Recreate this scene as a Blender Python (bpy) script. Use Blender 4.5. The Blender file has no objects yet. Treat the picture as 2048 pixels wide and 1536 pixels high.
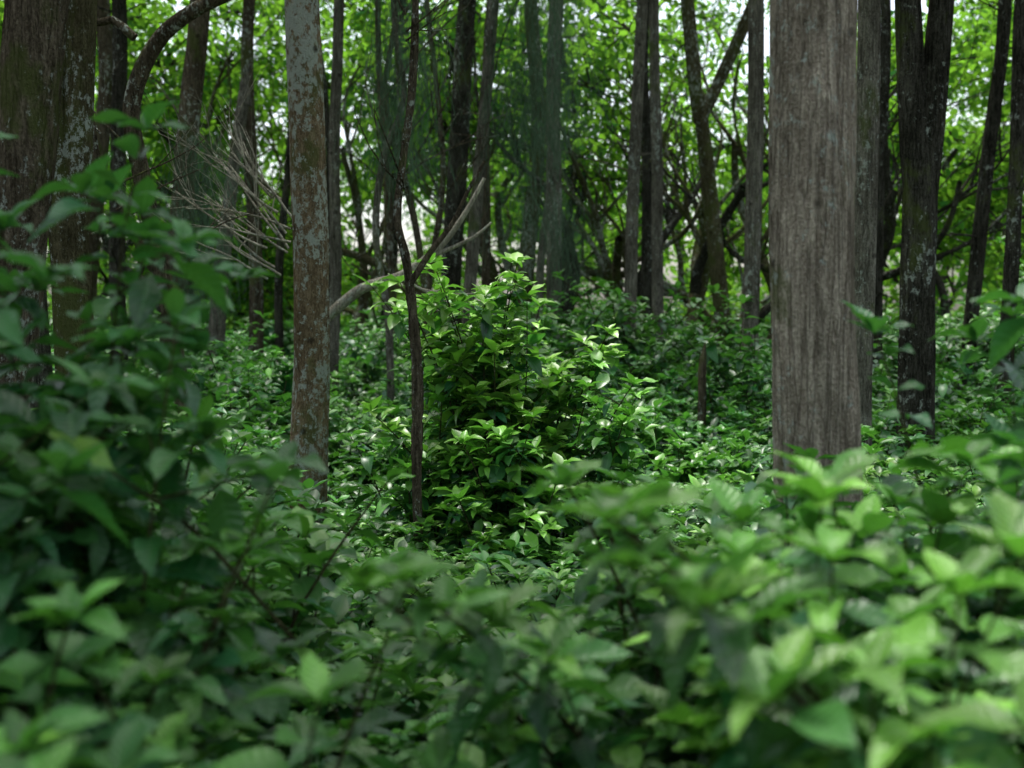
import bpy, math, random
import numpy as np
from mathutils import Vector, Matrix, noise as mnoise
random.seed(11); np.random.seed(11)
S = bpy.context.scene
R = random.random
U = random.uniform

def ground_z(x, y):
    d = max(0.0, min(y, 26.0) - 9.0)
    return 0.03*d + 0.06*mnoise.noise(Vector((x*0.4, y*0.4, 0)))

# ------------------------------------------------------------------ materials
def new_mat(name):
    m = bpy.data.materials.new(name); m.use_nodes = True
    nt = m.node_tree; nt.nodes.clear()
    out = nt.nodes.new('ShaderNodeOutputMaterial')
    return m, nt, out
def N(nt, t, **kw):
    n = nt.nodes.new(t)
    for k, v in kw.items(): setattr(n, k, v)
    return n
def math_n(nt, op, a, b=None, c=None):
    n = N(nt, 'ShaderNodeMath', operation=op)
    for i, v in enumerate((a, b, c)):
        if v is None: continue
        if isinstance(v, (int, float)): n.inputs[i].default_value = v
        else: nt.links.new(v, n.inputs[i])
    return n.outputs[0]
def mixc(nt, f, a, b, mode='MIX'):
    n = N(nt, 'ShaderNodeMix', data_type='RGBA', blend_type=mode)
    if isinstance(f, (int, float)): n.inputs[0].default_value = f
    else: nt.links.new(f, n.inputs[0])
    for i, v in ((6, a), (7, b)):
        if isinstance(v, tuple): n.inputs[i].default_value = v+(1,)
        else: nt.links.new(v, n.inputs[i])
    return n.outputs[2]
def ramp(nt, f, a, b):
    n = N(nt, 'ShaderNodeMapRange', interpolation_type='SMOOTHSTEP')
    nt.links.new(f, n.inputs[0]); n.inputs[1].default_value = a; n.inputs[2].default_value = b
    return n.outputs[0]

def leaf_material(name, old, young, trans, tfac, rough, veins=2):
    m, nt, out = new_mat(name); L = nt.links.new
    at = N(nt, 'ShaderNodeAttribute', attribute_name='tint')
    oi = N(nt, 'ShaderNodeObjectInfo')
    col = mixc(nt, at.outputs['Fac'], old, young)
    geo = N(nt, 'ShaderNodeNewGeometry')
    hsv = N(nt, 'ShaderNodeHueSaturation')
    L(col, hsv.inputs['Color'])
    L(math_n(nt, 'MULTIPLY_ADD', geo.outputs['Random Per Island'], 1.0, 0.45), hsv.inputs['Value'])
    L(math_n(nt, 'MULTIPLY_ADD', oi.outputs['Random'], 0.03, 0.485), hsv.inputs['Hue'])
    c = hsv.outputs[0]
    if veins:
        pr = N(nt, 'ShaderNodeBsdfPrincipled')
        pr.inputs['Roughness'].default_value = rough
        uv = N(nt, 'ShaderNodeAttribute', attribute_name='luv')
        sx = N(nt, 'ShaderNodeSeparateXYZ'); L(uv.outputs['Vector'], sx.inputs[0])
        av = math_n(nt, 'ABSOLUTE', sx.outputs[1])
        mid = math_n(nt, 'SUBTRACT', 1.0, ramp(nt, av, 0.02, 0.10))
        vein = mid
        if veins > 1:
            ph = math_n(nt, 'MULTIPLY', math_n(nt, 'SUBTRACT', sx.outputs[0], math_n(nt, 'MULTIPLY', av, 0.16)), 8.0*2*math.pi)
            w = math_n(nt, 'MULTIPLY_ADD', math_n(nt, 'SINE', ph), 0.5, 0.5)
            lat = ramp(nt, w, 0.88, 1.0)
            vein = math_n(nt, 'MAXIMUM', math_n(nt, 'MULTIPLY', lat, 0.4), mid)
            bp = N(nt, 'ShaderNodeBump'); bp.inputs['Strength'].default_value = 0.5; bp.inputs['Distance'].default_value = 0.004
            L(math_n(nt, 'MULTIPLY', w, -1.0), bp.inputs['Height'])
            L(bp.outputs[0], pr.inputs['Normal'])
        c = mixc(nt, math_n(nt, 'MULTIPLY', vein, 0.4), c, (0.11, 0.26, 0.09))
        L(c, pr.inputs['Base Color'])
    else:
        pr = N(nt, 'ShaderNodeBsdfDiffuse'); L(c, pr.inputs['Color'])
    tr = N(nt, 'ShaderNodeBsdfTranslucent')
    L(mixc(nt, 0.6, c, trans), tr.inputs['Color'])
    mx = N(nt, 'ShaderNodeMixShader'); mx.inputs[0].default_value = tfac
    L(pr.outputs[0], mx.inputs[1]); L(tr.outputs[0], mx.inputs[2]); L(mx.outputs[0], out.inputs[0])
    return m

def bark_material(name, dark, light, lichen=0.0, moss=0.0, vstretch=0.16, fine=60.0, fiss=0.0):
    m, nt, out = new_mat(name); L = nt.links.new
    tc = N(nt, 'ShaderNodeTexCoord'); oi = N(nt, 'ShaderNodeObjectInfo')
    add = N(nt, 'ShaderNodeVectorMath', operation='ADD')
    L(tc.outputs['Object'], add.inputs[0])
    cmb = N(nt, 'ShaderNodeCombineXYZ')
    r = math_n(nt, 'MULTIPLY', oi.outputs['Random'], 40.0)
    L(r, cmb.inputs[2]); L(cmb.outputs[0], add.inputs[1])
    def nz(scale, vs, det=5, rough=0.6, dist=0.0):
        mp = N(nt, 'ShaderNodeMapping'); mp.inputs['Scale'].default_value = (1, 1, vs)
        L(add.outputs[0], mp.inputs[0])
        n = N(nt, 'ShaderNodeTexNoise'); n.inputs['Scale'].default_value = scale
        n.inputs['Detail'].default_value = det; n.inputs['Roughness'].default_value = rough
        n.inputs['Distortion'].default_value = dist
        L(mp.outputs[0], n.inputs['Vector']); return n.outputs['Fac']
    f1 = nz(fine, vstretch, 4, 0.7, 0.6)
    f2 = nz(4.0, 0.45, 3, .65)
    f3 = nz(110, 0.6, 2, .7)
    f = math_n(nt, 'ADD', math_n(nt, 'MULTIPLY', ramp(nt, f1, 0.38, 0.64), 0.55), math_n(nt, 'MULTIPLY', ramp(nt, f3, .35, .65), 0.45))
    c = mixc(nt, f, dark, light)
    h = math_n(nt, 'ADD', f, math_n(nt, 'MULTIPLY', f2, 0.5))
    if fiss > 0:
        f4 = nz(26, 0.055, 3, .55, .4)
        g = math_n(nt, 'SUBTRACT', 1.0, ramp(nt, math_n(nt, 'ABSOLUTE', math_n(nt, 'SUBTRACT', f4, .5)), 0.0, .035))
        c = mixc(nt, math_n(nt, 'MULTIPLY', g, fiss), c, tuple(v*.45 for v in dark))
        h = math_n(nt, 'SUBTRACT', h, math_n(nt, 'MULTIPLY', g, 1.2))
    c = mixc(nt, 1.0, c, mixc(nt, ramp(nt, f2, 0.3, 0.7), (0.55, 0.54, 0.5), (1.15, 1.14, 1.1)), 'MULTIPLY')
    if moss > 0:
        fm = nz(3.0, 0.6, 5, 0.65)
        c = mixc(nt, math_n(nt, 'MULTIPLY', ramp(nt, fm, 0.62-moss*0.25, 0.72-moss*0.2), 0.75), c, (0.07, 0.09, 0.025))
    if lichen > 0:
        fl = nz(20.0, 0.75, 7, 0.8); fb = nz(2.2, 0.5, 2)
        fl = math_n(nt, 'ADD', fl, math_n(nt, 'MULTIPLY', math_n(nt, 'SUBTRACT', fb, 0.5), 0.45))
        c = mixc(nt, math_n(nt, 'MULTIPLY', ramp(nt, fl, 0.62-lichen*0.12, 0.67-lichen*0.12), 0.8), c, (0.38, 0.43, 0.37))
    vo = N(nt, 'ShaderNodeTexVoronoi'); vo.inputs['Scale'].default_value = 5.0
    L(add.outputs[0], vo.inputs['Vector'])
    kn = math_n(nt, 'SUBTRACT', 1.0, ramp(nt, vo.outputs['Distance'], 0.05, 0.15))
    c = mixc(nt, math_n(nt, 'MULTIPLY', kn, 0.7), c, (0.02, 0.017, 0.013))
    pr = N(nt, 'ShaderNodeBsdfDiffuse'); pr.inputs['Roughness'].default_value = 0.6
    L(c, pr.inputs['Color'])
    bp = N(nt, 'ShaderNodeBump'); bp.inputs['Strength'].default_value = 1.0; bp.inputs['Distance'].default_value = 0.014
    L(h, bp.inputs['Height']); L(bp.outputs[0], pr.inputs['Normal'])
    L(pr.outputs[0], out.inputs[0])
    return m

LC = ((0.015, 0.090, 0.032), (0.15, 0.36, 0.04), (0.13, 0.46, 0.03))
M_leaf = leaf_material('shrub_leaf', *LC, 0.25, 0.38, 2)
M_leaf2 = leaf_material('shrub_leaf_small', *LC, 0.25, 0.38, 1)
M_bg = leaf_material('canopy_leaf', (0.015, 0.062, 0.014), (0.07, 0.19, 0.025), (0.30, 0.66, 0.04), 0.46, 0.45, 0)
M_stem = bark_material('green_stem', (0.03, 0.035, 0.015), (0.09, 0.09, 0.045))
B = {
 'greybrown': bark_material('bark_grey_brown', (0.18, 0.15, 0.115), (0.48, 0.435, 0.35), 0.35, 0.12, 0.10, 50, .45),
 'grey': bark_material('bark_grey', (0.075, 0.07, 0.057), (0.28, 0.27, 0.225), 0.25, 0.25, fiss=.5),
 'lichen': bark_material('bark_lichen', (0.10, 0.07, 0.04), (0.29, 0.225, 0.145), 1.1, 0.3, 0.3, 60),
 'dark': bark_material('bark_dark', (0.018, 0.018, 0.014), (0.10, 0.098, 0.08), 0.25, 0.2, fiss=.6),
 'brown': bark_material('bark_brown', (0.045, 0.037, 0.025), (0.17, 0.145, 0.105), 0.3, 0.35, fiss=.5),
 'moss': bark_material('bark_mossy', (0.045, 0.042, 0.022), (0.15, 0.14, 0.08), 0.6, 0.7),
 'pale': bark_material('dead_wood', (0.22, 0.20, 0.16), (0.58, 0.56, 0.47), 0.3, 0.0),
}
m, nt, out = new_mat('needle_green')
pr = N(nt, 'ShaderNodeBsdfDiffuse'); pr.inputs['Color'].default_value = (0.07, 0.12, 0.07, 1)
nt.links.new(pr.outputs[0], out.inputs[0]); M_needle = m
m, nt, out = new_mat('leaf_litter')
tc = N(nt, 'ShaderNodeTexCoord')
n1 = N(nt, 'ShaderNodeTexNoise'); n1.inputs['Scale'].default_value = 14; n1.inputs['Detail'].default_value = 6
n2 = N(nt, 'ShaderNodeTexVoronoi'); n2.inputs['Scale'].default_value = 22
for n in (n1, n2): nt.links.new(tc.outputs['Object'], n.inputs['Vector'])
c = mixc(nt, ramp(nt, n1.outputs['Fac'], 0.35, 0.65), (0.018, 0.013, 0.008), (0.07, 0.048, 0.028))
c = mixc(nt, 0.5, c, mixc(nt, ramp(nt, n2.outputs['Distance'], 0.0, 0.6), (0.09, 0.06, 0.03), (0.015, 0.012, 0.008)))
sx = N(nt, 'ShaderNodeSeparateXYZ'); nt.links.new(tc.outputs['Object'], sx.inputs[0])
c = mixc(nt, ramp(nt, sx.outputs[1], 18, 26), c, mixc(nt, n1.outputs['Fac'], (0.04, 0.10, 0.015), (0.09, 0.16, 0.03)))
pr = N(nt, 'ShaderNodeBsdfDiffuse')
nt.links.new(c, pr.inputs['Color'])
bp = N(nt, 'ShaderNodeBump'); bp.inputs['Distance'].default_value = 0.03
nt.links.new(n1.outputs['Fac'], bp.inputs['Height']); nt.links.new(bp.outputs[0], pr.inputs['Normal'])
nt.links.new(pr.outputs[0], out.inputs[0]); M_ground = m

# ------------------------------------------------------------------ helpers
def link(o, parent=None):
    S.collection.objects.link(o)
    if parent: o.parent = parent
    return o
def empty(name, loc=(0, 0, 0)):
    e = bpy.data.objects.new(name, None); e.empty_display_size = 0.2; e.location = loc
    return link(e)

def template(stations, across, droop, fold, wave, twist):
    t = np.linspace(0, 1, stations)
    prof = np.interp(t, [0, .06, .16, .3, .45, .6, .75, .88, .96, 1], [.05, .12, .55, .88, 1, .95, .72, .36, .12, .02])
    vs, uv = [], []
    for i, tt in enumerate(t):
        ang = twist*tt
        for a in across:
            y = a*prof[i]*0.235
            z = fold*abs(y) + wave*math.sin(tt*9+a*2)*abs(a)*0.03
            zz = z - droop*tt*tt
            y2 = y*math.cos(ang) - z*math.sin(ang)
            vs.append((tt*(1-0.25*droop*tt), y2, zz + y*math.sin(ang))); uv.append((tt, a, 0))
    n = len(across); f = []
    for i in range(stations-1):
        for j in range(n-1):
            k = i*n+j; f.append((k, k+n, k+n+1, k+1))
    return np.array(vs), np.array(uv), np.array(f)
SH = ((.15, .45, 1, .15), (.35, .3, .8, -.2), (.5, .5, 1.2, .3), (.05, .35, .5, -.1), (.25, .15, 1.5, .4))
HI = [template(9, (-1, -.5, 0, .5, 1), *s) for s in SH]
MID = [template(6, (-1, 0, 1), *s) for s in SH]
LO = [template(4, (-1, 1), dr, 0, 0, tw) for dr, tw in ((.2, .2), (.4, -.3), (.05, .1))]

class Leaves:
    def __init__(s): s.l = []
    def add(s, p, X, up, L, tint):
        X = X.normalized(); Y = up.cross(X)
        if Y.length < 1e-3: Y = Vector((0, 1, 0)).cross(X)
        Y.normalize(); Z = X.cross(Y)
        s.l.append((tuple(p), tuple(X), tuple(Y), tuple(Z), L, tint))
def mesh_leaves(name, lv, temps, mat, tubes=None, tmat=None):
    V, F, T, UV = [], [], [], []; off = 0
    for k, tm in enumerate(temps):
        sel = [l for i, l in enumerate(lv.l) if i % len(temps) == k]
        if not sel: continue
        tv, tuv, tf = tm
        P = np.array([l[0] for l in sel]); M = np.array([[l[1], l[2], l[3]] for l in sel])
        L = np.array([l[4] for l in sel]); tn = np.array([l[5] for l in sel])
        wv = 1 + (np.random.rand(len(sel))-.5)*.3
        tvv = np.repeat(tv[None], len(sel), 0)*L[:, None, None]; tvv[:, :, 1] *= wv[:, None]
        v = np.einsum('nvk,nkc->nvc', tvv, M) + P[:, None, :]
        n = len(sel); nv = len(tv)
        f = tf[None] + (np.arange(n)*nv)[:, None, None] + off
        V.append(v.reshape(-1, 3)); F.append(f.reshape(-1, 4)); T.append(np.repeat(tn, nv)); UV.append(np.tile(tuv, (n, 1)))
        off += n*nv
    nleaf = sum(len(f) for f in F)
    if tubes is not None and tubes.v:
        V.append(np.array(tubes.v)); F.append(np.array(tubes.f)+off); T.append(np.zeros(len(tubes.v))); UV.append(np.zeros((len(tubes.v), 3)))
    V = np.concatenate(V); F = np.concatenate(F); T = np.concatenate(T); UV = np.concatenate(UV)
    me = bpy.data.meshes.new(name)
    me.vertices.add(len(V)); me.vertices.foreach_set('co', V.astype(np.float32).ravel())
    me.loops.add(len(F)*4); me.loops.foreach_set('vertex_index', F.astype(np.int32).ravel())
    me.polygons.add(len(F)); me.polygons.foreach_set('loop_start', np.arange(len(F), dtype=np.int32)*4)
    a = me.attributes.new('tint', 'FLOAT', 'POINT'); a.data.foreach_set('value', T.astype(np.float32))
    a = me.attributes.new('luv', 'FLOAT_VECTOR', 'POINT'); a.data.foreach_set('vector', UV.astype(np.float32).ravel())
    me.materials.append(mat)
    if tmat: me.materials.append(tmat)
    mi = np.zeros(len(F), dtype=np.int32); mi[nleaf:] = 1 if tmat else 0
    me.polygons.foreach_set('material_index', mi)
    me.polygons.foreach_set('use_smooth', np.ones(len(F), dtype=bool))
    me.update(calc_edges=True); me.validate()
    return me

class Tubes:
    def __init__(s): s.v = []; s.f = []
    def add(s, pts, rad, sides=8, rough=0.0, seed=0.0, cap=True):
        pts = [Vector(p) for p in pts]; n = len(pts)
        ref = Vector((0.31, 0.94, 0.05)); base = len(s.v)
        for i, p in enumerate(pts):
            d = (pts[min(i+1, n-1)]-pts[max(i-1, 0)]).normalized()
            a = (ref - d*ref.dot(d)).normalized(); ref = a; b = d.cross(a)
            for k in range(sides):
                th = 2*math.pi*k/sides
                r = rad[i]
                if rough:
                    r *= 1 + rough*mnoise.noise(Vector((math.cos(th)*1.4+seed, math.sin(th)*1.4, p.z*0.8))) \
                           + rough*0.5*mnoise.noise(Vector((math.cos(th)*4+seed, math.sin(th)*4, p.z*2.2)))
                s.v.append(tuple(p + (a*math.cos(th)+b*math.sin(th))*r))
        for i in range(n-1):
            for k in range(sides):
                k2 = (k+1) % sides
                s.f.append((base+i*sides+k, base+i*sides+k2, base+(i+1)*sides+k2, base+(i+1)*sides+k))
    def obj(s, name, mat, parent=None):
        me = bpy.data.meshes.new(name); me.from_pydata(s.v, [], s.f)
        me.polygons.foreach_set('use_smooth', np.ones(len(s.f), dtype=bool))
        me.materials.append(mat); me.update()
        return link(bpy.data.objects.new(name, me), parent)
def spline(ctrl, step=0.2):
    c = [np.array(p, float) for p in ctrl]; c = [2*c[0]-c[1]]+c+[2*c[-1]-c[-2]]
    P = []
    for i in range(1, len(c)-2):
        n = max(2, int(np.linalg.norm((c[i+1]-c[i])[:3])/step))
        for k in range(n):
            t = k/n
            P.append(0.5*((2*c[i])+(-c[i-1]+c[i+1])*t+(2*c[i-1]-5*c[i]+4*c[i+1]-c[i+2])*t*t+(-c[i-1]+3*c[i]-3*c[i+1]+c[i+2])*t**3))
    P.append(c[-2])
    return [tuple(p[:3]) for p in P], [max(0.0015, p[3]) for p in P]
def crooked(tb, p, d, r, length, depth, wob=0.35, sides=6, up=0.15, forks=(2, 3), seg=0.22):
    n = max(3, int(length/seg)); pts = [Vector(p)]; rad = [r]; d = Vector(d).normalized()
    turn = Vector((U(-1, 1), U(-1, 1), U(-1, 1)))
    for i in range(n):
        if R() < 0.3: turn = Vector((U(-1, 1), U(-1, 1), U(-.8, .8)))
        d = (d + turn*wob*0.45 + Vector((0, 0, up*0.3))).normalized()
        pts.append(pts[-1]+d*length/n); rad.append(r*(1-0.55*(i+1)/n))
    tb.add(pts, rad, sides, 0.15, R()*9)
    if depth > 0:
        for k in range(random.randint(*forks)):
            i = random.randint(n//3, n)
            dd = (d + Vector((U(-1, 1), U(-1, 1), U(-.5, .9)))*0.9).normalized()
            crooked(tb, pts[i], dd, rad[i]*0.7, length*U(.5, .8), depth-1, wob, max(4, sides-1), up, forks, seg)

# ------------------------------------------------------------------ shrubs
UP = Vector((0, 0, 1))
def sprig(lv, tb, base, d, length, r, leafL, tipy=0.5, leaf_from=0.25, node=.06, bendk=1.0):
    n = max(4, int(length/node)); p = Vector(base); d = Vector(d).normalized()
    bend = Vector((U(-.9, .9), U(-.9, .9), U(-.1, .4)))*bendk; pts = [p.copy()]; phase = U(0, math.pi)
    for i in range(n):
        d = (d + bend*0.06 + Vector((U(-1, 1), U(-1, 1), 0))*0.05).normalized()
        p = p + d*length/n; pts.append(p.copy())
        t = (i+1)/n
        if t > leaf_from and (R() < 0.9):
            phase += math.pi/2 + U(-.3, .3)
            side = d.cross(Vector((0.3, 0.2, 1))); side.normalize(); s2 = d.cross(side)
            for k in (0, 1):
                a = phase + k*math.pi
                o = side*math.cos(a)+s2*math.sin(a)
                o = Vector((o.x, o.y, o.z*0.4)); el = U(-.55, .2) + 0.6*t**3
                X = (o.normalized()*math.cos(el)+Vector((0, 0, 1))*math.sin(el))
                L = leafL*U(.6, 1.25)*(1 if t < .8 else 1-0.35*(t-.8)/.2)
                upv = (UP + Vector((U(-.45, .45), U(-.45, .45), 0)))
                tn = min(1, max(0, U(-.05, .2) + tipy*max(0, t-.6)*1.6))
                if R() < 0.012: tn = 1.4
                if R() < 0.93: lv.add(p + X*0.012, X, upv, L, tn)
    ph = U(0, 6.28)
    for k in range(random.randint(4, 6)):
        a = ph + k*2.4; el = U(.1, .8)
        X = Vector((math.cos(a)*math.cos(el), math.sin(a)*math.cos(el), math.sin(el))) + d*0.2
        lv.add(p, X, UP + Vector((-math.cos(a), -math.sin(a), 0))*0.4, leafL*U(.5, .95), min(1, tipy*U(.5, 1.3)))
    st = max(1, n//5); q = pts[::st]
    if q[-1] != pts[-1]: q.append(pts[-1])
    tb.add(q, [r*(1-0.7*i/(len(q)-1)) for i in range(len(q))], 5)
    return pts

def make_shrub(name, H, spread, nst, leafL=0.125, tipy=0.5, seed=0, temps=HI, mat=None, node=.065):
    random.seed(seed); lv = Leaves(); tb = Tubes()
    for s in range(nst):
        a = 2*math.pi*s/nst + U(-.4, .4); rr = spread*U(.15, 1.0); hh = H*U(.62, 1.0)*(1-0.3*(rr/spread)**2)
        b = Vector((math.cos(a)*rr*.35, math.sin(a)*rr*.35, -0.05))
        tip = Vector((math.cos(a)*rr, math.sin(a)*rr, hh))
        dd = tip-b; L = dd.length
        pts = sprig(lv, tb, b, dd, L, 0.005+0.003*H, leafL, tipy, max(.35, 1-.75/H), node)
        for k in range(int(2+H*1.6)):
            t = U(.45, .9); q = pts[int(t*(len(pts)-1))]
            aa = U(0, 6.28); sd = Vector((math.cos(aa), math.sin(aa), U(.2, .8)))
            sprig(lv, tb, q, sd, U(.14, .32)*(1.2-t*.5), 0.004, leafL*U(.8, 1.05), tipy, 0.2, node)
    return mesh_leaves(name, lv, temps, mat, tb, M_stem)

classes = {}; classes_near = {}
for H, sp, ns, var in ((.65, .38, 7, 4), (.9, .4, 7, 4), (1.2, .42, 7, 4), (1.55, .45, 8, 3), (2.0, .5, 9, 2)):
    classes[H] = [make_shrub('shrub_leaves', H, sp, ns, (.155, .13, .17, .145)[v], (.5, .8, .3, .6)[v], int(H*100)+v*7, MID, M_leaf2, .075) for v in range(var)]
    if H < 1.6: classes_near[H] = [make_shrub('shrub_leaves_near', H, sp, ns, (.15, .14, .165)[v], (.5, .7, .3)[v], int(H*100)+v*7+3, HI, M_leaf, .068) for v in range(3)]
random.seed(5)
def sstep(a, b, x):
    t = max(0, min(1, (x-a)/(b-a))); return t*t*(3-2*t)
def top_height(x, y):
    u = x/max(y, .5)
    L = 1-sstep(-.25, -.15, u); Rr = sstep(.07, .16, u)
    near = 1-sstep(3.8, 5.2, y)
    h_near = 0.93 - .3*sstep(2.2, 3.4, y)*(1-L)*(1-Rr) + L*0.48 + Rr*0.41
    h_mid = 0.55 + (1-sstep(-.24, -.16, u))*0.6 + sstep(.14, .28, u)*0.35
    h = h_mid*(1-near)+h_near*near
    far = sstep(8.5, 12.5, y)
    h = h*(1-far) + (1.3 + 0.6*mnoise.noise(Vector((x*.5, y*.5, 3))))*far
    return h*(1+0.3*mnoise.noise(Vector((x*1.5, y*1.5, 7))))
shr = empty('undergrowth_shrubs'); cnt = 0
def put(parent, me, x, y, sc=1.0, sz=None, rot=None, name='shrub'):
    o = bpy.data.objects.new(name, me); link(o, parent)
    o.location = (x, y, ground_z(x, y)); o.rotation_euler = (U(-.12, .12), U(-.12, .12), U(0, 6.28) if rot is None else rot)
    o.scale = (sc, sc, sz or sc); return o
y = 1.75
while y < 27:
    step = 0.38 if y < 6 else (0.47 if y < 12 else 0.8)
    hw = 0.47*y+.9; x = -hw
    while x < hw:
        xx = x+U(-.48, .48)*step; yy = y+U(-.48, .48)*step
        if math.hypot(xx, yy) > 1.75:
            H = top_height(xx, yy)*U(.85, 1.12); cl = classes_near if yy < 3.6 else classes
            k = min(cl, key=lambda h: abs(h-H)); s = H/k
            put(shr, random.choice(cl[k]), xx, yy, max(.85, min(1.2, s)), s); cnt += 1
        x += step
    y += step
for (bx, by, bh, n) in ((.85, 14.5, 2.4, 6), (-4.2, 11, 1.7, 5), (1.3, 15.5, 1.9, 4), (-2.6, 12.5, 1.7, 5), (5.6, 15, 2.0, 5), (2.2, 17, 1.9, 4), (7, 17, 2.8, 8), (-6.5, 15, 2.4, 6), (-.9, 12, 1.4, 4), (-1.9, 8.0, 1.25, 4), (3.6, 13, 1.6, 4), (-.8, 16, 1.9, 4)):
    for k in range(n):
        kk = min(classes, key=lambda h: abs(h-bh)); s = bh/kk*U(.85, 1.05)
        put(shr, random.choice(classes[kk]), bx+U(-.6, .6), by+U(-.6, .6), s, s)
def hero(name, H, W, nst, seed, leafL, tipy, fall=.55):
    random.seed(seed); lv = Leaves(); tb = Tubes()
    for s in range(nst):
        a = s*2.4; f = (s+.5)/nst; rr = W*f**.7; hh = H*(1-fall*f**1.1)*U(.92, 1.04)
        b = Vector((math.cos(a)*rr*.3, math.sin(a)*rr*.3, -.05)); tip = Vector((math.cos(a)*rr, math.sin(a)*rr, hh))
        pts = sprig(lv, tb, b, tip-b, (tip-b).length, .009, leafL, tipy, .5, .075, .5)
        for k in range(int(2+hh*3.4)):
            t = U(.4, .95); q = pts[int(t*(len(pts)-1))]; aa = U(0, 6.28)
            sprig(lv, tb, q, Vector((math.cos(aa), math.sin(aa), U(.4, 1.1))), U(.14, .34)*(1.3-.7*t), .0045, leafL*U(.8, 1.05), tipy, .15, .075)
    return mesh_leaves(name, lv, MID, M_leaf2, tb, M_stem)
hb = empty('leafy_bush', (-.1, 7.9, 0))
o = link(bpy.data.objects.new('stems_and_leaves', hero('bush_mesh', 2.12, .6, 26, 3, .165, 2.1, .45)), hb)
o = link(bpy.data.objects.new('side_growth', hero('bush_mesh', 1.5, .5, 12, 8, .16, 1.8)), hb); o.location = (.42, -.2, 0)
o = link(bpy.data.objects.new('side_growth_low', hero('bush_mesh', 1.25, .45, 11, 18, .16, 1.8)), hb); o.location = (-.42, -.2, 0)
o = link(bpy.data.objects.new('front_growth', hero('bush_mesh', 1.15, .45, 11, 19, .16, 1.8)), hb); o.location = (.05, -.6, 0)
def sapling(x, y, H, seed, lean, tipy=.15, nst=3, L=.13, W=.3):
    random.seed(seed); lv = Leaves(); tb = Tubes()
    for s in range(nst):
        hh = H*U(.82, 1) if s else H; a = U(0, 6.28); rr = W*U(.2, 1) if s else 0.05
        b = Vector((0, 0, -.05)); tip = Vector((lean[0]+math.cos(a)*rr, lean[1]+math.sin(a)*rr, hh))
        pts = sprig(lv, tb, b, tip-b, (tip-b).length, .007, L, tipy, .45, .075, .3)
        for k in range(int(H*3.3)):
            t = U(.4, .95); q = pts[int(t*(len(pts)-1))]; aa = U(0, 6.28)
            sprig(lv, tb, q, Vector((math.cos(aa), math.sin(aa), U(.1, .8))), U(.1, .28), .004, L, tipy, .3, .07)
    me = mesh_leaves('sapling_mesh', lv, HI, M_leaf, tb, M_stem)
    o = link(bpy.data.objects.new('sapling', me)); o.location = (x, y, ground_z(x, y)); return o
sapling(-.98, 2.8, 2.12, 21, (.06, 0), nst=3, W=.12, L=.15)
sapling(-.98, 3.0, 1.6, 22, (.08, 0), nst=3, W=.15, L=.15)
sapling(-1.1, 2.6, 2.0, 28, (.0, 0), nst=3, W=.15, L=.15)
sapling(-1.3, 3.0, 2.15, 31, (.05, 0), nst=4, W=.2, L=.15)
sapling(-.86, 2.5, 1.7, 35, (.0, 0), nst=3, W=.12, L=.15)
sapling(1.12, 2.75, 2.05, 23, (.04, 0), nst=3, W=.1, L=.15)
sapling(1.2, 3.1, 1.7, 33, (.08, 0), nst=3, W=.2, L=.15)
sapling(.5, 2.2, 1.36, 24, (.0, 0), tipy=1.1, nst=4, L=.17, W=.2)
sapling(.55, 1.8, 1.28, 25, (.0, 0), tipy=1.1, nst=4, L=.17, W=.15)
sapling(.8, 2.5, 1.34, 26, (.0, 0), tipy=.8, nst=3, L=.16, W=.2)
sapling(.64, 2.7, 1.4, 36, (.0, 0), tipy=.9, nst=3, L=.16, W=.2)

# ------------------------------------------------------------------ canopy clumps
def clump(name, n, rad, L, seed):
    random.seed(seed); lv = Leaves(); tb = Tubes()
    twigs = []
    for k in range(14):
        d = Vector((U(-1, 1), U(-1, 1), U(-.7, .8))).normalized()
        e = Vector((d.x*rad, d.y*rad, d.z*rad*.7))*U(.7, 1.05)
        mid = e*.5+Vector((U(-.2, .2), U(-.2, .2), U(-.1, .25)))
        tb.add([(0, 0, 0), mid, e], [.02, .012, .004], 4); twigs.append((mid, e))
    for i in range(n):
        mid, e = random.choice(twigs); t = R()**.7
        p = mid.lerp(e, t) + Vector((random.gauss(0, .16), random.gauss(0, .16), random.gauss(0, .12)))*rad
        X = Vector((U(-1, 1), U(-1, 1), U(-1.1, .3)))
        lv.add(p, X, UP+Vector((U(-.8, .8), U(-.8, .8), 0)), L*U(.7, 1.2), R()**2)
    return mesh_leaves(name, lv, LO, M_bg, tb, B['dark'])
CL = [clump('canopy_leaves', 380, 1.25, .18, 40+i) for i in range(6)]
random.seed(77)
def put_clump(parent, loc, s=1.0, name='crown_leaves'):
    o = bpy.data.objects.new(name, random.choice(CL)); link(o, parent)
    o.location = loc; o.rotation_euler = (U(-.5, .5), U(-.5, .5), U(0, 6.28)); o.scale = (s, s, s*U(.8, 1)); return o

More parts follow.
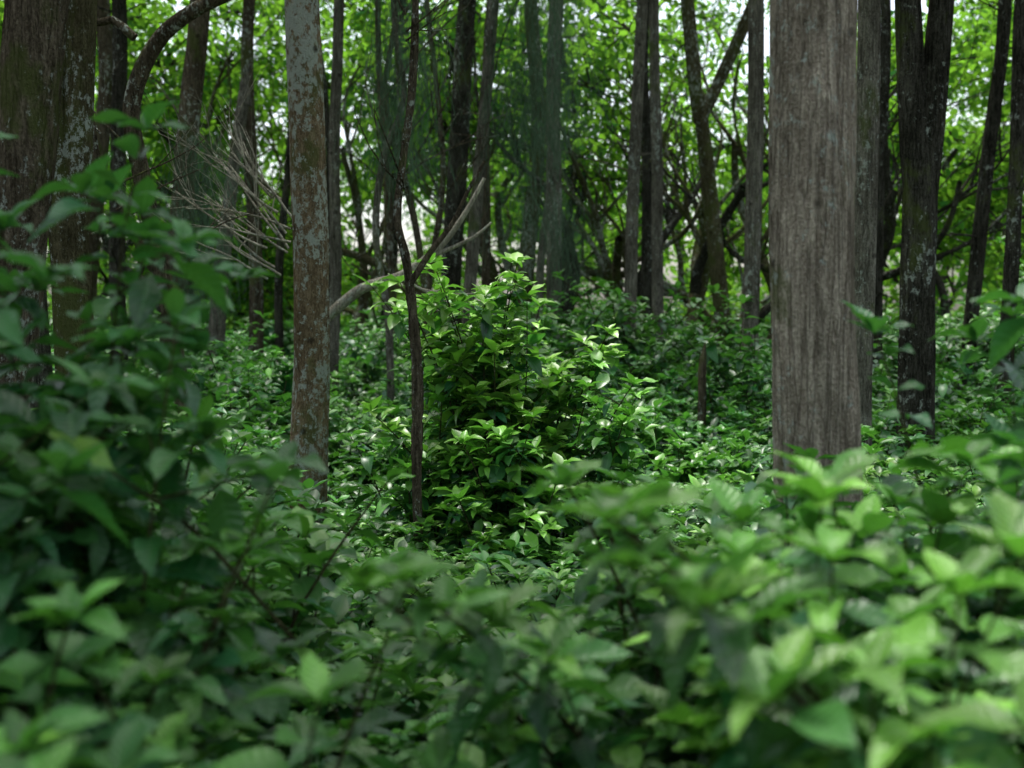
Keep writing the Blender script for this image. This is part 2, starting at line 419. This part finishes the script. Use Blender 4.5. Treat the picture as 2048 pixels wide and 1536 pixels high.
# ------------------------------------------------------------------ trees
def tree(name, x, y, dia, lean, bark, H=11.0, crown=6, fork=None, broken=False, leany=0.0, wob=.05, stubs=True):
    g = ground_z(x, y); e = empty(name, (x - lean*1.7, y, g)); tb = Tubes(); r = dia/2; sd = U(0, 30)
    zf = (fork[0]-g) if fork else H
    ctrl = []; n = max(4, int(zf/1.1))
    for i in range(n+1):
        z = -.2 + (zf+.2)*i/n
        rr = r*(1.0-0.42*z/H) * (1+0.45*math.exp(-max(0, z)/.18))
        w = wob*mnoise.noise(Vector((sd, z*.35, 0)))*2; w2 = wob*mnoise.noise(Vector((sd, z*.35, 9)))*2
        w0 = wob*mnoise.noise(Vector((sd, 1.7*.35, 0)))*2
        ctrl.append((lean*z + w - w0, leany*z+w2, z, rr))
    P, Rd = spline(ctrl, .12); tb.add(P, Rd, 22, .14, sd)
    top = Vector(P[-1]); tops = [top]
    if fork:
        tops = []
        for (fx, fr) in fork[1]:
            c = [(top.x, top.y, top.z-.25, Rd[-1]*.85), (top.x+fx*.35, top.y, top.z+.35, fr*1.15), (top.x+fx, top.y, top.z+1.6, fr), (top.x+fx*2.0, top.y+U(-.2, .2), top.z+4, fr*.8), (top.x+fx*2.6, top.y, H, fr*.5)]
            P2, R2 = spline(c, .12); tb.add(P2, R2, 16, .12, sd+3); tops.append(Vector(P2[-1]))
    if broken:
        for k in range(7):
            a = k*.9; q = top+Vector((math.cos(a), math.sin(a), 0))*r*.35
            tb.add([q-Vector((0, 0, .15)), q+Vector((U(-.02, .02), 0, U(.08, .3)))], [r*.35, .004], 5)
    else:
        for k in range(random.randint(2, 5) if stubs else 0):
            i = random.randint(len(P)//8, len(P)//2); a = U(0, 6.28)
            q = Vector(P[i]); crooked(tb, q, (math.cos(a), math.sin(a), U(-.1, .6)), .012, U(.15, .6), 1, .3, 5, .05, (1, 2), .1)
        m_ = 0
        for tp in tops:
            for k in range(4):
                a = U(0, 6.28); zb = U(.68, .98)
                b = Vector((tp.x*zb, tp.y*zb, tp.z*zb)) if not fork else tp
                en = b+Vector((math.cos(a)*U(.8, 1.8), math.sin(a)*U(.8, 1.8), U(.5, 1.6)))
                tb.add([b, b.lerp(en, .5)+Vector((0, 0, .15)), en], [r*.35, r*.22, r*.1], 7)
                if m_ < crown: put_clump(e, en, U(.9, 1.2)); m_ += 1
            for k in range(max(0, crown-4)):
                put_clump(e, tp+Vector((U(-1.8, 1.8), U(-1.8, 1.8), U(-1.5, 1.5))), U(.9, 1.2))
    tb.obj('trunk', B[bark], e); return e

tree('foreground_tree', 1.075, 4.6, .325, -.03, 'greybrown', 11, 1, stubs=False)
tree('unseen_forest_tree', 2.59, 9.5, .19, 0.0, 'grey', 11, 1, stubs=False)
tree('lichen_tree', -1.244, 8.0, .24, .012, 'lichen', 13, 1, stubs=False)
tree('forked_tree', 3.16, 10, .29, -.01, 'dark', 11, 3, fork=(2.65, ((-.13, .10), (.15, .095))), stubs=False)
tree('mossy_forked_tree', -2.22, 6.5, .21, .0, 'moss', 10, 6, fork=(2.0, ((-.13, .07), (.1, .065))))
tree('leaning_tree', -2.18, 5.5, .30, .12, 'brown', 10, 8, stubs=False)  # crown above the frame thickened to shade the left foreground
for (x, y, di, le, bk, wb) in (
    (2.42, 13, .18, -.008, 'grey', .03), (1.29, 14, .145, .024, 'grey', .04), (1.705, 15, .145, 0, 'grey', .05), (1.78, 17, .19, -.02, 'dark', .1),
    (.525, 16, .215, .008, 'grey', .04), (-.82, 17, .29, .056, 'dark', .08), (-.46, 14, .145, .073, 'grey', .05), (-.305, 15, .11, .045, 'brown', .06),
    (.2, 20, .28, 0, 'moss', .08), (.4, 19, .13, .05, 'grey', .1), (-3.18, 16, .19, .008, 'brown', .05), (-3.29, 18, .13, .03, 'dark', .12),
    (-1.80, 13, .13, .02, 'grey', .06), (-4.29, 14, .19, .012, 'dark', .05), (-3.42, 13, .26, .08, 'brown', .05), (5.04, 14, .17, .056, 'dark', .07),
    (4.62, 12, .15, .02, 'dark', .08), (3.98, 14, .14, .0, 'dark', .05), (-2.9, 20, .12, -.06, 'dark', .15), (-1.6, 17, .1, -.05, 'brown', .15),
    (-5.3, 16, .24, .03, 'brown', .08), (-3.2, 8.6, .2, -.02, 'dark', .05), (.8, 21, .12, -.06, 'dark', .15), (-2.1, 22, .24, .04, 'dark', .1)):
    tree('unseen_forest_tree', x, y, di, le, bk, U(10, 12), 2, wob=wb)
tree('crooked_mossy_tree', 2.76, 17, .23, -.09, 'moss', 9, 3, fork=(4.4, ((-.2, .08), (.8, .07))), wob=.1)
tree('broken_tree', -3.2, 14, .22, .1, 'grey', 3.9, 0, broken=True)
for (x, y, cr) in ((-4.5, 7, 6), (-6, 10.5, 4), (-7.5, 14, 4), (5.2, 7.5, 4), (6.8, 11, 4), (8, 14.5, 4), (-3.6, 2.2, 8), (3.4, 1.8, 3), (-2.5, -2.5, 5), (1.8, -3, 3), (4.5, -1.5, 3), (-5, -.5, 4), (0, -5.5, 3), (-3.2, 4.6, 9), (3.8, 4.8, 4), (-9, 19, 4), (9.5, 19, 4)):  # unseen trees beyond the frame; rear and left crowns added to shade the foreground
    tree('unseen_forest_tree', x, y, U(.16, .28), U(-.04, .04), random.choice(['grey', 'brown', 'dark']), U(7, 9), cr)

for i, (x, y) in enumerate(((1.9, 21), (2.9, 19.5), (3.6, 20.5), (4.9, 19), (-1.2, 20), (-2.6, 21), (-4.5, 20), (-6.5, 23), (1.0, 20), (6.5, 20), (7.8, 25), (0.0, 22), (-8.5, 25), (2.3, 18.5))):
    e = empty('crooked_tree', (x, y, ground_z(x, y))); tb = Tubes()
    for k in range(2):
        crooked(tb, (U(-.1, .1), 0, -.1), (U(-.5, .5), U(-.3, .3), 1), U(.08, .13), U(3.2, 4.6), 3, .5, 7, .25)
    tb.obj('trunk_and_limbs', B[random.choice(['dark', 'moss'])], e)

e = empty('dead_sapling', (-.53, 7.1, 0)); tb = Tubes()
c = [(0.02, 0, -.1, .03), (0, 0, .7, .028), (-.0, .02, 1.4, .026), (-.05, 0, 1.95, .024), (-.1, 0, 2.2, .023), (-.07, .03, 2.55, .022), (-.02, 0, 2.9, .021), (0.0, .03, 3.4, .019), (.0, 0, 4.2, .016), (.1, 0, 5.5, .01)]
P, Rd = spline(c, .04); tb.add(P, [r*(1+.25*mnoise.noise(Vector((0, 0, i*.5)))) for i, r in enumerate(Rd)], 10, .5, 4)
c = [(-.03, 0, 1.85, .02), (.08, .0, 2.02, .016), (.2, .02, 2.18, .013), (.29, .0, 2.36, .011), (.38, .0, 2.52, .009)]
P, Rd = spline(c, .04); tb.add(P, Rd, 8, .3, 2)
for i in range(5):
    crooked(tb, (-.05, 0, U(2.3, 3.6)), (U(-1, 1), U(-1, 1), .4), .006, U(.3, .7), 1, .4, 5)
tb.obj('stem', B['brown'], e)
e = empty('fallen_branch', (-1.45, 9.4, 0)); tb = Tubes()
c = [(-.1, 0, 1.5, .036), (.1, 0, 1.66, .035), (.35, 0, 1.86, .033), (.62, .05, 1.95, .03), (.85, 0, 2.1, .026), (1.02, 0, 2.28, .021), (1.14, 0, 2.46, .017), (1.25, 0, 2.66, .012)]
P, Rd = spline(c, .06); tb.add(P, Rd, 10, .4, 2)
c = [(.84, 0, 2.09, .018), (1.02, 0, 2.16, .015), (1.18, 0, 2.24, .012), (1.3, 0, 2.34, .008)]
P, Rd = spline(c, .06); tb.add(P, Rd, 8, .4, 2)
crooked(tb, (.6, 0, 1.95), (.6, 0, -.3), .012, .6, 1)
tb.obj('limb', B['pale'], e)
for (x, y, pts) in ((-1.15, 12, ((0, 1.5), (-.12, 2.4), (-.05, 3.1), (.15, 3.7), (.05, 4.6))), (-1.0, 12.5, ((.25, 1.0), (.1, 2.3), (-.05, 3.0), (-.22, 3.8), (-.1, 4.9))), (-.7, 14, ((-.3, .5), (-.2, 2.0), (-.05, 3.3), (-.25, 5.5)))):
    e = empty('slender_tree', (x, y, 0)); tb = Tubes()
    c = [(pts[0][0], 0, -.1, .035)]+[(a, 0, b, .036-.003*i) for i, (a, b) in enumerate(pts)]+[(pts[-1][0], 0, 8, .01)]
    P, Rd = spline(c, .1); tb.add(P, Rd, 10, .25, x)
    for k in range(4): crooked(tb, P[int(len(P)*U(.35, .7))], (U(-1, 1), U(-1, 1), .7), .012, U(.8, 1.5), 1, .3, 5)
    tb.obj('stem', B['grey' if x < -1.1 else 'brown'], e)
e = empty('arching_branch', (-2.45, 8.6, 0)); tb = Tubes()
c = [(.3, .0, .3, .055), (.22, 0, 1.2, .055), (.1, 0, 2.0, .055), (-.02, 0, 2.6, .055), (-.08, 0, 3.05, .055), (.08, 0, 3.45, .052), (.35, 0, 3.68, .048), (.8, 0, 3.9, .04), (1.2, .1, 4.3, .03)]
P, Rd = spline(c, .08); tb.add(P, Rd, 14, .2, 5)
c = [(.22, 0, 1.8, .035), (0, 0, 2.05, .032), (-.15, 0, 2.4, .028), (-.3, 0, 2.65, .024), (-.36, 0, 3.1, .015)]
P, Rd = spline(c, .08); tb.add(P, Rd, 10, .2, 5)
c = [(-.05, 0, 3.5, .03), (-.2, 0, 3.62, .028), (-.35, 0, 3.6, .024), (-.5, 0, 3.85, .02)]
P, Rd = spline(c, .08); tb.add(P, Rd, 10, .2, 5)
tb.obj('limb', B['brown'], e)
e = empty('dead_twigs', (-1.55, 8.9, 0)); tb = Tubes()
for k in range(14):
    crooked(tb, (U(-.15, .05), U(-.1, .1), U(1.9, 2.5)), (U(-1.1, -.3), U(-.3, .3), U(.1, .9)), .010, U(.5, .8), 2, .22, 4, .1, (2, 3), .08)
tb.obj('twigs', B['pale'], e)
e = empty('dead_twigs', (-2.3, 7.5, 0)); tb = Tubes()
for k in range(7):
    crooked(tb, (U(-.15, .15), 0, U(1.7, 2.9)), (U(-1, 1), U(-.3, .3), U(-.2, .6)), .007, U(.4, .9), 2, .3, 4, .0, (1, 3), .08)
tb.obj('twigs', B['brown'], e)
e = empty('tree_stump', (1.64, 11, 0)); tb = Tubes()
P, Rd = spline([(0, 0, -.1, .05), (0, 0, .7, .04), (.0, 0, 1.2, .032), (.02, 0, 1.42, .004)], .05); tb.add(P, Rd, 9, .5, 3)
tb.obj('stump', B['brown'], e)
for (a, b, c_, d_) in (((-1.1, 1.9, .9), (-.95, 1.9, .85), (-.75, 1.9, .65), (-.6, 1.9, .3)), ((.98, 2.2, .2), (.86, 2.2, .6), (.9, 2.2, .85), (1.05, 2.3, 1.05)), ((-1.4, 3, 1.1), (-1.1, 3, 1.35), (-.8, 3, 1.22), (-.5, 3, .9))):
    tb = Tubes(); P, Rd = spline([p+(.005,) for p in (a, b, c_, d_)], .04); tb.add(P, Rd, 7)
    tb.obj('bare_cane', M_stem)

def wisps(name, centers):
    e = empty(name); V = []; F = []
    for (cx, cy, cz, w, h, n) in centers:
        for i in range(n):
            p = Vector((cx+random.gauss(0, w*.5), cy+random.gauss(0, w*.5), cz+U(-h, h)*.5)); d = Vector((U(-.5, .5), U(-.5, .5), U(-.7, .3)))
            b = len(V); s = Vector((.0013, .0006, 0)) if R() < .5 else Vector((0.0005, .0012, 0)); L = U(.25, .6)
            for k in range(5):
                V.append(p-s); V.append(p+s); p = p+d.normalized()*L/4; d = d+Vector((0, 0, -.55))
            for k in range(4): F.append((b+2*k, b+2*k+1, b+2*k+3, b+2*k+2))
    me = bpy.data.meshes.new('needles'); me.from_pydata([tuple(v) for v in V], [], F); me.materials.append(M_needle)
    link(bpy.data.objects.new('needles', me), e)
wisps('drooping_needle_foliage', ((.3, 13, 4.4, .5, 2.0, 2300), (.15, 13, 3.3, .4, 1.6, 800), (-1.05, 12, 3.6, .35, 1.2, 1000), (-1.0, 12, 4.4, .3, 1.0, 500), (-3.0, 12.5, 2.7, .35, 1.5, 900), (.65, 15.5, 2.6, .3, 1.0, 400)))

# ------------------------------------------------------------------ background foliage mass
bf = empty('background_foliage')
random.seed(99)
for i in range(440):
    y = U(20.5, 32); x = U(-.5, .5)*y; z = 1.2 + U(0, 1)*(.27*y+.3)
    dens = mnoise.noise(Vector((x*.5, y*.1, z*.6)))
    if dens < -.08 and R() < .85: continue
    if z < 4.0 and R() < .35: continue
    put_clump(bf, (x, y, z), U(.85, 1.3))
dt = empty('distant_trees')
for i in range(125):
    y = U(42, 60); x = U(-.55, .55)*y; z = U(.5, 9)
    put_clump(dt, (x, y, z), U(1.6, 2.6), 'tree_leaves')
for i in range(14):
    y = U(40, 58); x = U(-.5, .5)*y; tb = Tubes(); crooked(tb, (x, y, 0), (U(-.2, .2), 0, 1), .2, 7, 2, .2, 6, .3)
    tb.obj('trunk', B['dark'], dt)

# ------------------------------------------------------------------ ground
k = np.linspace(-1, 1, 121); ax = np.sign(k)*(np.abs(k)*14 + 286*np.abs(k)**5)
V = [(a, b+10, ground_z(a, b+10) - .0) for b in ax for a in ax]; n = len(ax)
F = [(j*n+i, j*n+i+1, (j+1)*n+i+1, (j+1)*n+i) for j in range(n-1) for i in range(n-1)]
me = bpy.data.meshes.new('ground'); me.from_pydata(V, [], F); me.materials.append(M_ground)
me.polygons.foreach_set('use_smooth', np.ones(len(F), dtype=bool)); link(bpy.data.objects.new('ground', me))

# ------------------------------------------------------------------ light, sky, camera
el, az = math.radians(75), math.radians(-25)
v = Vector((math.sin(az)*math.cos(el), math.cos(az)*math.cos(el), math.sin(el)))
ld = bpy.data.lights.new('sun', 'SUN'); ld.energy = 5.0; ld.angle = math.radians(6); ld.color = (1, .98, .93)
lo = link(bpy.data.objects.new('sun', ld)); lo.rotation_euler = v.to_track_quat('Z', 'Y').to_euler()
w = bpy.data.worlds.new('World'); S.world = w; w.use_nodes = True; nt = w.node_tree
bg = nt.nodes['Background']; sk = nt.nodes.new('ShaderNodeTexSky'); sk.sky_type = 'NISHITA'; sk.sun_disc = False
sk.sun_elevation = el; sk.sun_rotation = az; sk.dust_density = 4; sk.air_density = 1.0
hs = nt.nodes.new('ShaderNodeHueSaturation'); hs.inputs['Saturation'].default_value = .55
nt.links.new(sk.outputs[0], hs.inputs['Color']); nt.links.new(hs.outputs[0], bg.inputs[0]); bg.inputs[1].default_value = .42
cd = bpy.data.cameras.new('camera'); cam = link(bpy.data.objects.new('camera', cd)); S.camera = cam
cam.location = (0, 0, 1.7); cam.rotation_euler = (math.radians(90-3.31), 0, 0)
cd.lens = 45; cd.sensor_width = 36; cd.clip_end = 1000; cd.clip_start = .05
cd.dof.use_dof = True; cd.dof.focus_distance = 6.8; cd.dof.aperture_fstop = 2.1
S.view_settings.view_transform = 'Standard'; S.view_settings.look = 'None'; S.view_settings.exposure = 0
print('shrubs', cnt)
